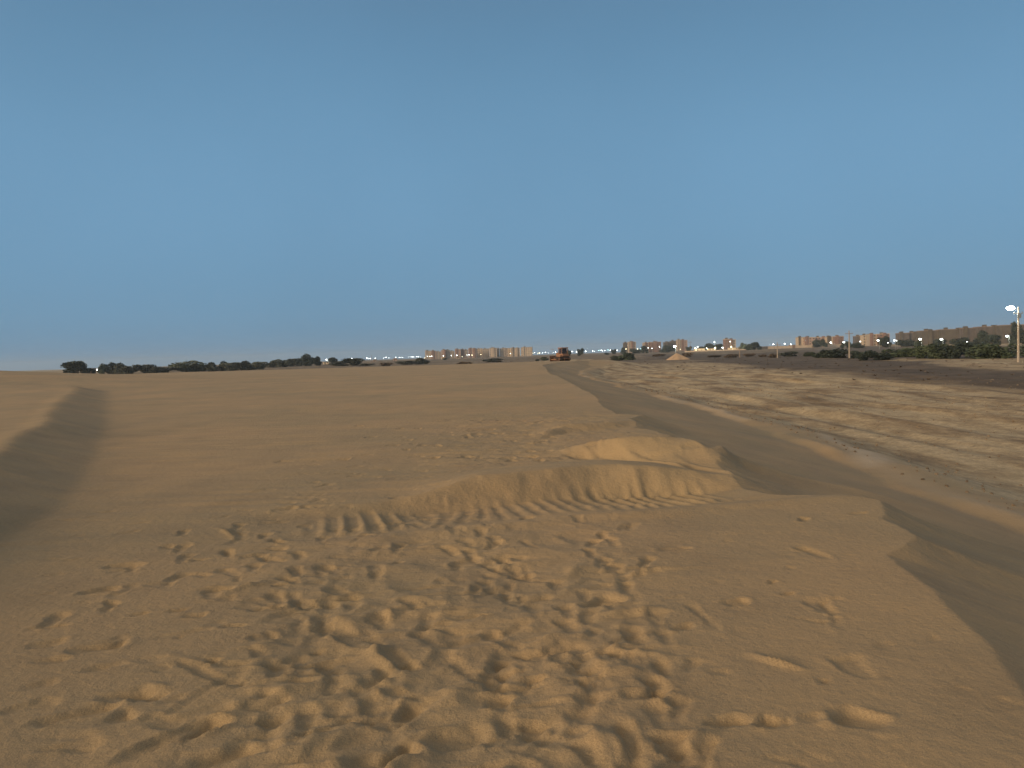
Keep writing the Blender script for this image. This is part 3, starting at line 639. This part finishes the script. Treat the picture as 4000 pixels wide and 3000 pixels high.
# ------------------------------------------------------------------ utility poles
def pole(px, ybase, ytop, label, mat_='concrete', arm=True, r=.17):
    g0 = gp(px, ybase, LOW); z = gz(*g0); g0 = gp(px, ybase, z); D = g0[1]; top = at(px, ytop, D).z; Hh = top - z
    t = thing('utility_pole', label, 'utility pole', (g0[0], D, z - .2), R(12), 'utility poles on the plain')
    MB().tube((0, 0, 0), (0, 0, Hh), r, r * .6, 10).build('pole', M[mat_], t)
    if arm:
        a = MB().box(-1.1, 1.1, -.07, .07, Hh - .9, Hh - .76).build('crossarm', M['wood'], t)
        for x in (-1, 0, 1): MB().tube((x * .95, 0, Hh - .76), (x * .95, 0, Hh - .55), .07, .05, 8).build('insulator', M['porcelain'], a)
pole(3318, 1398, 1288, 'tall utility pole with a crossarm standing among the dark bushes', r=.2)
pole(3037, 1398, 1334, 'shorter pale utility pole left of the dark bushes')
pole(2890, 1398, 1352, 'faint utility pole in front of the lit compound', 'wood', r=.12)
pole(2697, 1390, 1330, 'thin utility pole behind the sand pile, right of the tower blocks', 'wood', r=.10)
pole(2158, 1400, 1358, 'thin utility pole just left of the bulldozer', 'wood', r=.07)
pole(1452, 1420, 1384, 'thin mast among the lamps left of the central row', 'wood', False, r=.09)

# ------------------------------------------------------------------ trees and bushes
LEAF = dict(dark=mat('dark_green_leaves', (.040, .055, .042), .7, var=.45, scale=.7), grey=mat('grey_green_leaves', (.082, .092, .070), .75, var=.4, scale=.7),
            pale=mat('pale_green_leaves', (.105, .125, .085), .75, var=.35, scale=.7), brown=mat('dry_brown_twigs', (.13, .095, .065), .8, var=.35, scale=.9),
            green=mat('mid_green_leaves', (.055, .074, .042), .7, var=.45, scale=.7))
BARK = mat('dusty_bark', (.11, .08, .06), .9, var=.3, scale=3, bump=.4)
def crown_mesh(seed, mt, low=0.0, n=1100, leaf=.05):
    """unit crown: width 1 (x, y from -.5 to .5), height 1"""
    r = random.Random(seed); nr = np.random.RandomState(seed)
    lobes = []
    for k in range(r.randint(7, 10)):
        a = r.uniform(0, 6.28); d = r.uniform(.02, .30); zc = r.uniform(low + .2, .76)
        lobes.append((d * math.cos(a), d * math.sin(a), zc, r.uniform(.13, .22), r.uniform(.14, .24)))
    vs = []; fs = []
    for k in range(n):
        cx, cy, cz, rr, rz = lobes[k % len(lobes)]
        d = nr.normal(size=3); d /= np.linalg.norm(d) + 1e-9; q_ = r.uniform(.35, 1.08) ** .5
        p = np.array([cx + d[0] * rr * q_, cy + d[1] * rr * q_, max(low + .01, cz + d[2] * rz * q_)])
        a = nr.normal(size=3); a /= np.linalg.norm(a); b = np.cross(a, nr.normal(size=3)); b /= np.linalg.norm(b) + 1e-9
        s_ = leaf * r.uniform(.5, 1.25); i = len(vs)
        vs += [tuple(p - a * s_), tuple(p + b * s_ * .55), tuple(p + a * s_), tuple(p - b * s_ * .55)]; fs.append((i, i + 1, i + 2, i + 3))
    A = np.array(vs); lo, hi = np.percentile(A, 1.5, 0), np.percentile(A, 98.5, 0); A = (A - lo) / (hi - lo); A[:, 0] -= .5; A[:, 1] -= .5; A[:, 2] = A[:, 2] * (1 - low) + low
    vs = [tuple(v) for v in A]
    m = bpy.data.meshes.new('crown'); m.from_pydata(vs, [], fs); m.materials.append(mt); return m
def trunk_mesh(seed):
    r = random.Random(seed); m = MB(); m.tube((0, 0, -.02), (r.uniform(-.03, .03), 0, .3), .035, .022)
    for k in range(5):
        a = r.uniform(0, 6.28); m.tube((0, 0, r.uniform(.12, .3)), (.28 * math.cos(a), .28 * math.sin(a), r.uniform(.5, .75)), .016, .006, 6)
    return m.mesh('trunk', BARK)
CROWN = {}
for k, mt in LEAF.items():
    for v_ in range(3):
        CROWN[k, 'tree', v_] = crown_mesh(sum(map(ord, k)) * 7 + v_, mt, .06, 2000, .05)
        CROWN[k, 'bush', v_] = crown_mesh(sum(map(ord, k)) * 5 + v_ + 50, mt, -.03, 1700, .055)
TR = [trunk_mesh(s) for s in (1, 2, 3)]
cnt = [0]
def plant(px0, px1, ytop, D, kind, form, label, group, ybase=None):
    cnt[0] += 1; k = cnt[0]; pxc = (px0 + px1) / 2
    if ybase is not None:
        g0 = gp(pxc, ybase, LOW); z = gz(*g0); D = gp(pxc, ybase, z)[1]
    a = at(px0, ytop, D); b = at(px1, ytop, D); x = (a.x + b.x) / 2; z = gz(x, D) - .05; H = max(.4, (a.z + b.z) / 2 - z); W = (b.x - a.x)
    t = thing('tree' if form == 'tree' else 'bush', label, form, (x, D, z), random.Random(k).uniform(0, 6.28), group)
    c = link('crown', CROWN[kind, form, k % 3], t); u = link('trunk', TR[k % 3], t)
    for o in (c, u): o.scale = (W * 1.12, W * 1.12, H * 1.06)
    return t
KN = dict(dark='dark green', grey='grey green', pale='pale green', brown='dry brown', green='mid green')
def series(items, where, group):
    for i, it in enumerate(sorted(items)):
        px0, px1, yt, D, kind, form = it[:6]; yb = it[6] if len(it) > 6 else None
        wd = px1 - px0; sh = 'wide' if wd > 60 else ('narrow' if wd < 30 else 'round')
        plant(px0, px1, yt, D, kind, form, f"{sh} {KN[kind]} {form}, {ORD[i + 1]} from left {where}", group, yb)
series([(258, 344, 1417, 380, 'dark', 'tree'), (384, 410, 1431, 380, 'pale', 'bush'), (402, 449, 1422, 390, 'dark', 'tree'), (440, 490, 1424, 380, 'grey', 'tree'), (481, 530, 1434, 370, 'grey', 'bush'),
        (526, 598, 1427, 380, 'grey', 'tree'), (597, 680, 1436, 370, 'grey', 'bush'), (675, 785, 1416, 380, 'pale', 'tree'), (775, 812, 1433, 400, 'grey', 'bush'), (800, 846, 1420, 380, 'grey', 'tree'),
        (853, 890, 1416, 390, 'dark', 'tree'), (880, 940, 1419, 380, 'grey', 'tree'), (925, 980, 1415, 385, 'grey', 'tree'), (970, 1000, 1427, 390, 'grey', 'bush'), (990, 1034, 1416, 385, 'grey', 'tree')],
       'in the far left tree line', 'trees on the left horizon')
series([(1043, 1086, 1411, 470, 'grey', 'tree'), (1084, 1130, 1408, 470, 'grey', 'tree'), (1120, 1160, 1404, 500, 'grey', 'tree'), (1150, 1186, 1404, 500, 'grey', 'tree'), (1178, 1222, 1389, 480, 'dark', 'tree'),
        (1219, 1251, 1397, 490, 'dark', 'tree')], 'just left of the lit huts', 'trees left of the lit huts')
series([(1288, 1316, 1399, 560, 'dark', 'tree'), (1300, 1358, 1412, 420, 'grey', 'bush'), (1346, 1416, 1402, 420, 'grey', 'tree'), (1412, 1455, 1421, 400, 'grey', 'bush'), (1490, 1530, 1418, 390, 'brown', 'bush'), (1551, 1622, 1411, 420, 'grey', 'bush'),
        (1617, 1662, 1401, 430, 'grey', 'tree'), (1653, 1676, 1407, 440, 'grey', 'bush'), (1786, 1834, 1416, 0, 'brown', 'bush', 1430), (1730, 1745, 1399, 700, 'grey', 'bush'), (1890, 1956, 1402, 0, 'grey', 'bush', 1415)],
       'between lit huts and bulldozer', 'bushes before the central row')
series([(2092, 2106, 1403, 0, 'grey', 'bush', 1412), (2112, 2138, 1396, 0, 'pale', 'bush', 1411), (2212, 2229, 1369, 700, 'dark', 'tree'), (2254, 2278, 1364, 700, 'dark', 'tree'), (2386, 2414, 1391, 0, 'grey', 'bush', 1405),
        (2411, 2472, 1382, 0, 'green', 'bush', 1405), (2362, 2378, 1378, 0, 'dark', 'bush', 1386), (2388, 2406, 1366, 900, 'dark', 'tree'), (2424, 2444, 1360, 900, 'dark', 'tree'), (2463, 2502, 1364, 900, 'dark', 'bush')],
       'between bulldozer and tan tower', 'bushes near the bulldozer')
series([(2506, 2528, 1354, 850, 'dark', 'tree'), (2580, 2627, 1353, 850, 'dark', 'tree'), (2680, 2700, 1355, 850, 'dark', 'tree'), (2731, 2752, 1355, 840, 'dark', 'tree'), (2748, 2787, 1345, 840, 'dark', 'tree'),
        (2784, 2806, 1348, 840, 'green', 'tree'), (2800, 2826, 1346, 840, 'dark', 'tree'), (2890, 2915, 1343, 780, 'dark', 'tree'), (2911, 2936, 1347, 720, 'green', 'tree'), (2936, 2969, 1340, 680, 'dark', 'tree')],
       'among tower blocks and lit compound', 'trees of the compound')
series([(3177, 3209, 1331, 760, 'dark', 'tree'), (3206, 3229, 1328, 750, 'dark', 'tree'), (3288, 3320, 1336, 600, 'dark', 'tree'), (3323, 3366, 1341, 560, 'dark', 'tree'), (3434, 3474, 1319, 560, 'dark', 'tree'), (3502, 3540, 1331, 560, 'dark', 'bush'),
        (3535, 3572, 1330, 560, 'dark', 'bush'), (3572, 3606, 1334, 500, 'green', 'bush'), (3644, 3690, 1328, 480, 'dark', 'tree'), (3725, 3790, 1323, 460, 'dark', 'tree'), (3812, 3854, 1298, 460, 'dark', 'tree'), (3850, 3900, 1312, 440, 'dark', 'tree'), (3948, 3985, 1270, 430, 'dark', 'tree'), (3980, 4040, 1290, 400, 'dark', 'tree')],
       'before the right-hand blocks', 'trees before the right-hand blocks')
series([(2770, 2812, 1388, 0, 'brown', 'bush', 1396), (2836, 2880, 1385, 0, 'brown', 'bush', 1397), (2912, 2942, 1382, 0, 'brown', 'bush', 1393), (2965, 2990, 1386, 0, 'brown', 'bush', 1396), (3000, 3034, 1384, 0, 'brown', 'bush', 1396), (3054, 3108, 1375, 0, 'grey', 'bush', 1393),
        (3145, 3182, 1377, 0, 'green', 'bush', 1393), (3185, 3238, 1371, 0, 'green', 'bush', 1396), (3230, 3310, 1367, 0, 'dark', 'bush', 1396), (3328, 3385, 1374, 0, 'dark', 'bush', 1399), (3356, 3420, 1373, 0, 'dark', 'bush', 1406),
        (3410, 3480, 1383, 0, 'dark', 'bush', 1408), (3462, 3534, 1367, 0, 'green', 'bush', 1393), (3500, 3590, 1364, 0, 'green', 'bush', 1394), (3580, 3645, 1354, 0, 'green', 'bush', 1398), (3630, 3708, 1350, 0, 'green', 'bush', 1400),
        (3695, 3795, 1345, 0, 'dark', 'bush', 1398), (3770, 3885, 1350, 0, 'green', 'bush', 1399), (3870, 3960, 1352, 0, 'green', 'bush', 1400), (3990, 4060, 1350, 0, 'dark', 'bush', 1405), (2555, 2590, 1384, 0, 'brown', 'bush', 1393), (2670, 2700, 1380, 0, 'brown', 'bush', 1392)],
       'in the scrub belt at right', 'bushes of the scrub belt')
# uncountable low scrub: one object
sv = []; sf = []; sr = random.Random(5)
for k in range(3000):
    px = sr.uniform(-300, 4300); py = hor(px) + sr.uniform(5, 60) if px < 2150 else hor(px) + 5 + 150 * sr.random() ** 1.6
    x, y = gp(px, py, LOW)
    zs = gz(x, y)
    if y < 185 + max(0, -x - 40) * .12 and x < 30: continue
    if y < 60 or (2150 < px and y < 110 and sr.random() < .6): continue
    s0 = sr.uniform(.08, .30) * (1 + y / 450)
    for j in range(12):
        a = sr.uniform(0, 6.28); q_ = Vector((math.cos(a), math.sin(a), sr.uniform(.1, .7))) * s0 * sr.uniform(.5, 1); b_ = Vector((-math.sin(a), math.cos(a), 0)) * s0 * .34
        p = Vector((x, y, zs - .03)); i = len(sv); sv += [tuple(p - b_), tuple(p + b_), tuple(p + q_ + b_ * .4), tuple(p + q_ - b_ * .4)]; sf.append((i, i + 1, i + 2, i + 3))
sm = bpy.data.meshes.new('desert_scrub'); sm.from_pydata(sv, [], sf); sm.materials.append(LEAF['brown'])
tag(link('desert_scrub', sm), 'low dry scrub scattered over the dark far plain', 'scrub', kind='stuff')

CLOD = mat('dry_clods', (.19, .14, .09), .95, var=.35, scale=3)
cv = []; cf = []; cr = random.Random(8)
for k in range(2600):
    y = 9 + 60 * cr.random() ** 1.3; xq = float(np.interp(y, BY, BX)); x = xq + .3 + (50 + y * .3) * cr.random() ** 1.4; z = gz(x, y); r_ = cr.uniform(.012, .05) * (1 + y / 90); i = len(cv)
    for a in range(5):
        th = a * 1.2566 + cr.uniform(-.3, .3); q_ = r_ * cr.uniform(.7, 1.2); cv.append((x + q_ * math.cos(th), y + q_ * math.sin(th), z - .02))
    for a in range(5):
        th = a * 1.2566 + cr.uniform(-.3, .3); q_ = r_ * cr.uniform(.35, .7); cv.append((x + q_ * math.cos(th), y + q_ * math.sin(th), z + r_ * cr.uniform(.5, .8)))
    cf += [(i + a, i + (a + 1) % 5, i + 5 + (a + 1) % 5, i + 5 + a) for a in range(5)] + [tuple(i + 5 + a for a in range(5))]
cm = bpy.data.meshes.new('loose_stones'); cm.from_pydata(cv, [], cf); cm.materials.append(CLOD)
tag(link('loose_stones', cm), 'loose clods and small stones strewn over the graded plain', 'stones', kind='stuff')

# ------------------------------------------------------------------ sand piles
SANDP = mat('heaped_sand', (.42, .30, .20), .95, var=.08, scale=1.5, bump=.2); SANDO = mat('orange_sand', (.40, .24, .13), .95, var=.08, scale=1.5, bump=.2)
def heap(px0, px1, ytop, ybase, pxtop, label, m, seed, flat=0):
    g0 = gp(pxtop, ybase, LOW); z = gz(*g0); g0 = gp(pxtop, ybase, z); z = gz(*g0); D = g0[1] + 1
    a = at(px0, ybase, D).x; b = at(px1, ybase, D).x; top = at(pxtop, ytop, D + 2); H = top.z - z; cx = g0[0]
    n, rr = 48, 14; vs = []; fs = []; r_ = np.random.RandomState(seed)
    for j in range(rr + 1):
        q_ = j / rr
        for i in range(n):
            th = 2 * math.pi * i / n; ex = (b - cx) if math.cos(th) > 0 else (cx - a); ey = (b - a) * .38
            wv = 1 + .10 * math.sin(3 * th + seed) + .05 * math.sin(7 * th)
            hh = H * (1 - ((q_ ** 1.05) if not flat else q_ ** 2.2)) ; hh += (r_.rand() - .5) * .07 * (0 < j < rr)
            vs.append((math.cos(th) * ex * q_ * wv, math.sin(th) * ey * q_ * wv, hh - (.3 if j == rr else 0)))
    for j in range(rr):
        for i in range(n): fs.append((j * n + i, (j + 1) * n + i, (j + 1) * n + (i + 1) % n, j * n + (i + 1) % n))
    k = bpy.data.meshes.new('sand_pile'); k.from_pydata(vs, [], fs); k.materials.append(m); k.polygons.foreach_set('use_smooth', [True] * len(fs)); k.update()
    o = link('sand_pile', k, None, (cx, D, z)); tag(o, label, 'sand pile', 'sand piles')
heap(2600, 2697, 1379, 1405, 2646, 'pointed pale sand pile below the floodlight', SANDP, 3)
heap(2148, 2228, 1410, 1424, 2190, 'low orange sand heap in front of the bulldozer', SANDO, 5, 1)

# ------------------------------------------------------------------ bulldozer
def bulldozer():
    g0 = gp(2192, 1411, -.1); x0, D = g0; D += 3; z = gz(x0, D)
    yel = mat('faded_orange_paint', (.24, .13, .08), .55, var=.15, scale=1.2); drk = mat('track_steel', (.05, .038, .032), .6, .3, var=.3, scale=4)
    rus = mat('rusty_blade_steel', (.13, .07, .045), .6, .2, var=.25, scale=2); gls = mat('cab_glass', (.035, .018, .014), .2, spec=.5)
    t = thing('bulldozer', 'orange tracked bulldozer with a tall cab parked on the sand', 'bulldozer', (x0 + .4, D, z), R(114))
    # local frame: +x is the front (blade)
    def track(s):
        y0, y1 = s * .82, s * 1.35
        if y0 > y1: y0, y1 = y1, y0
        prof = [(-1.55, .12), (-1.25, 0), (1.15, 0), (1.5, .15), (1.72, .5), (1.6, .85), (1.25, 1.0), (-1.2, 1.0), (-1.65, .86), (-1.8, .5)]
        b = MB().prism(prof, y0, y1)
        for k in range(16): b.box(-1.3 + k * .165, -1.24 + k * .165, y0 - .01, y1 + .01, -.05, .0)
        for k in range(14): b.box(-1.15 + k * .175, -1.09 + k * .175, y0 - .01, y1 + .01, 1.0, 1.05)
        tr = b.build('track', drk, t)
        w_ = MB()
        w_.tube((-1.3, y1 + .0 if s > 0 else y0, .5), (-1.3, (y1 + .06) if s > 0 else y0 - .06, .5), .36, .36, 16)
        w_.tube((1.22, y1 if s > 0 else y0, .5), (1.22, (y1 + .06) if s > 0 else y0 - .06, .5), .36, .36, 16)
        for k in range(5): w_.tube((-.72 + k * .36, y1 if s > 0 else y0, .2), (-.72 + k * .36, (y1 + .05) if s > 0 else y0 - .05, .2), .13, .13, 12)
        w_.build('track_wheels', rus, tr)
    track(1); track(-1)
    MB().box(-1.7, 1.7, -.80, .80, .45, 1.15).build('chassis', drk, t)
    hood = MB().prism([(.25, 1.153), (1.95, 1.153), (1.98, 1.75), (1.85, 1.98), (.25, 2.08)], -.5, .5).build('engine_hood', yel, t)
    MB().box(1.981, 2.02, -.42, .42, 1.2, 1.75).build('radiator_grille', drk, hood)
    MB().tube((1.1, .2, 2.0), (1.1, .2, 2.85), .06, .06, 10).build('exhaust_pipe', drk, hood)
    MB().box(-1.75, -.05, .82, 1.36, 1.06, 1.42).build('fender', yel, t); MB().box(-1.75, -.05, -1.36, -.82, 1.06, 1.42).build('fender', yel, t)
    cab = MB().box(-1.45, .2, -.78, .78, 1.153, 1.75)
    for x in (-1.4, .1):
        for y in (-.74, .74): cab.box(x - .07, x + .07, y - .07, y + .07, 1.75, 3.0)
    cab.build('cab', yel, t)
    MB().box(-1.28, .0, -.66, .66, 1.76, 2.99, .95).build('cab_window', gls, t)
    MB().box(-1.62, .32, -.92, .92, 3.0, 3.2, .93).build('cab_roof', yel, t)
    MB().box(-1.98, -1.4, -.75, .75, 1.153, 1.7).build('fuel_tank', yel, t)
    MB().box(-.75, -.5, -.2, .2, 1.7, 2.0).build('seat', gls, t)
    prof = [(2.62, .02), (2.72, .02), (2.58, .35), (2.55, .7), (2.66, 1.1), (2.78, 1.3), (2.68, 1.3), (2.54, 1.1), (2.43, .7), (2.46, .35)]
    bl = MB().prism(prof, -1.85, 1.85).build('blade', rus, t)
    for s in (-1, 1):
        MB().box(-.2, 2.5, s * 1.52 - .09, s * 1.52 + .09, .3, .52).build('push_arm', yel, bl)
        MB().tube((1.75, s * .4, 1.4), (2.48, s * .6, .8), .06, .05, 8).build('hydraulic_ram', M['steel'], bl)
    rp = MB().box(-2.5, -1.72, -.12, .12, .55, .8).box(-2.6, -2.4, -.8, .8, .5, .8)
    for y in (-.6, .6): rp.prism([(-2.6, .5), (-2.42, .5), (-2.35, .12), (-2.5, .15)], y - .06, y + .06)
    rp.build('ripper', rus, t)
bulldozer()

# ------------------------------------------------------------------ dusty evening air
hz = bpy.data.materials.new('dusty_air'); hz.use_nodes = True; ht = hz.node_tree; ht.nodes.clear()
ho = ht.nodes.new('ShaderNodeOutputMaterial'); hv = ht.nodes.new('ShaderNodeVolumePrincipled')
hv.inputs['Color'].default_value = (.74, .88, 1.0, 1); hv.inputs['Density'].default_value = HAZE; hv.inputs['Anisotropy'].default_value = 0.0
ht.links.new(hv.outputs[0], ho.inputs['Volume'])
tag(MB().box(-5400, 5400, -900, 5600, -6, 60).build('haze', hz), 'thin dusty evening haze over the whole plain', 'haze', kind='stuff')
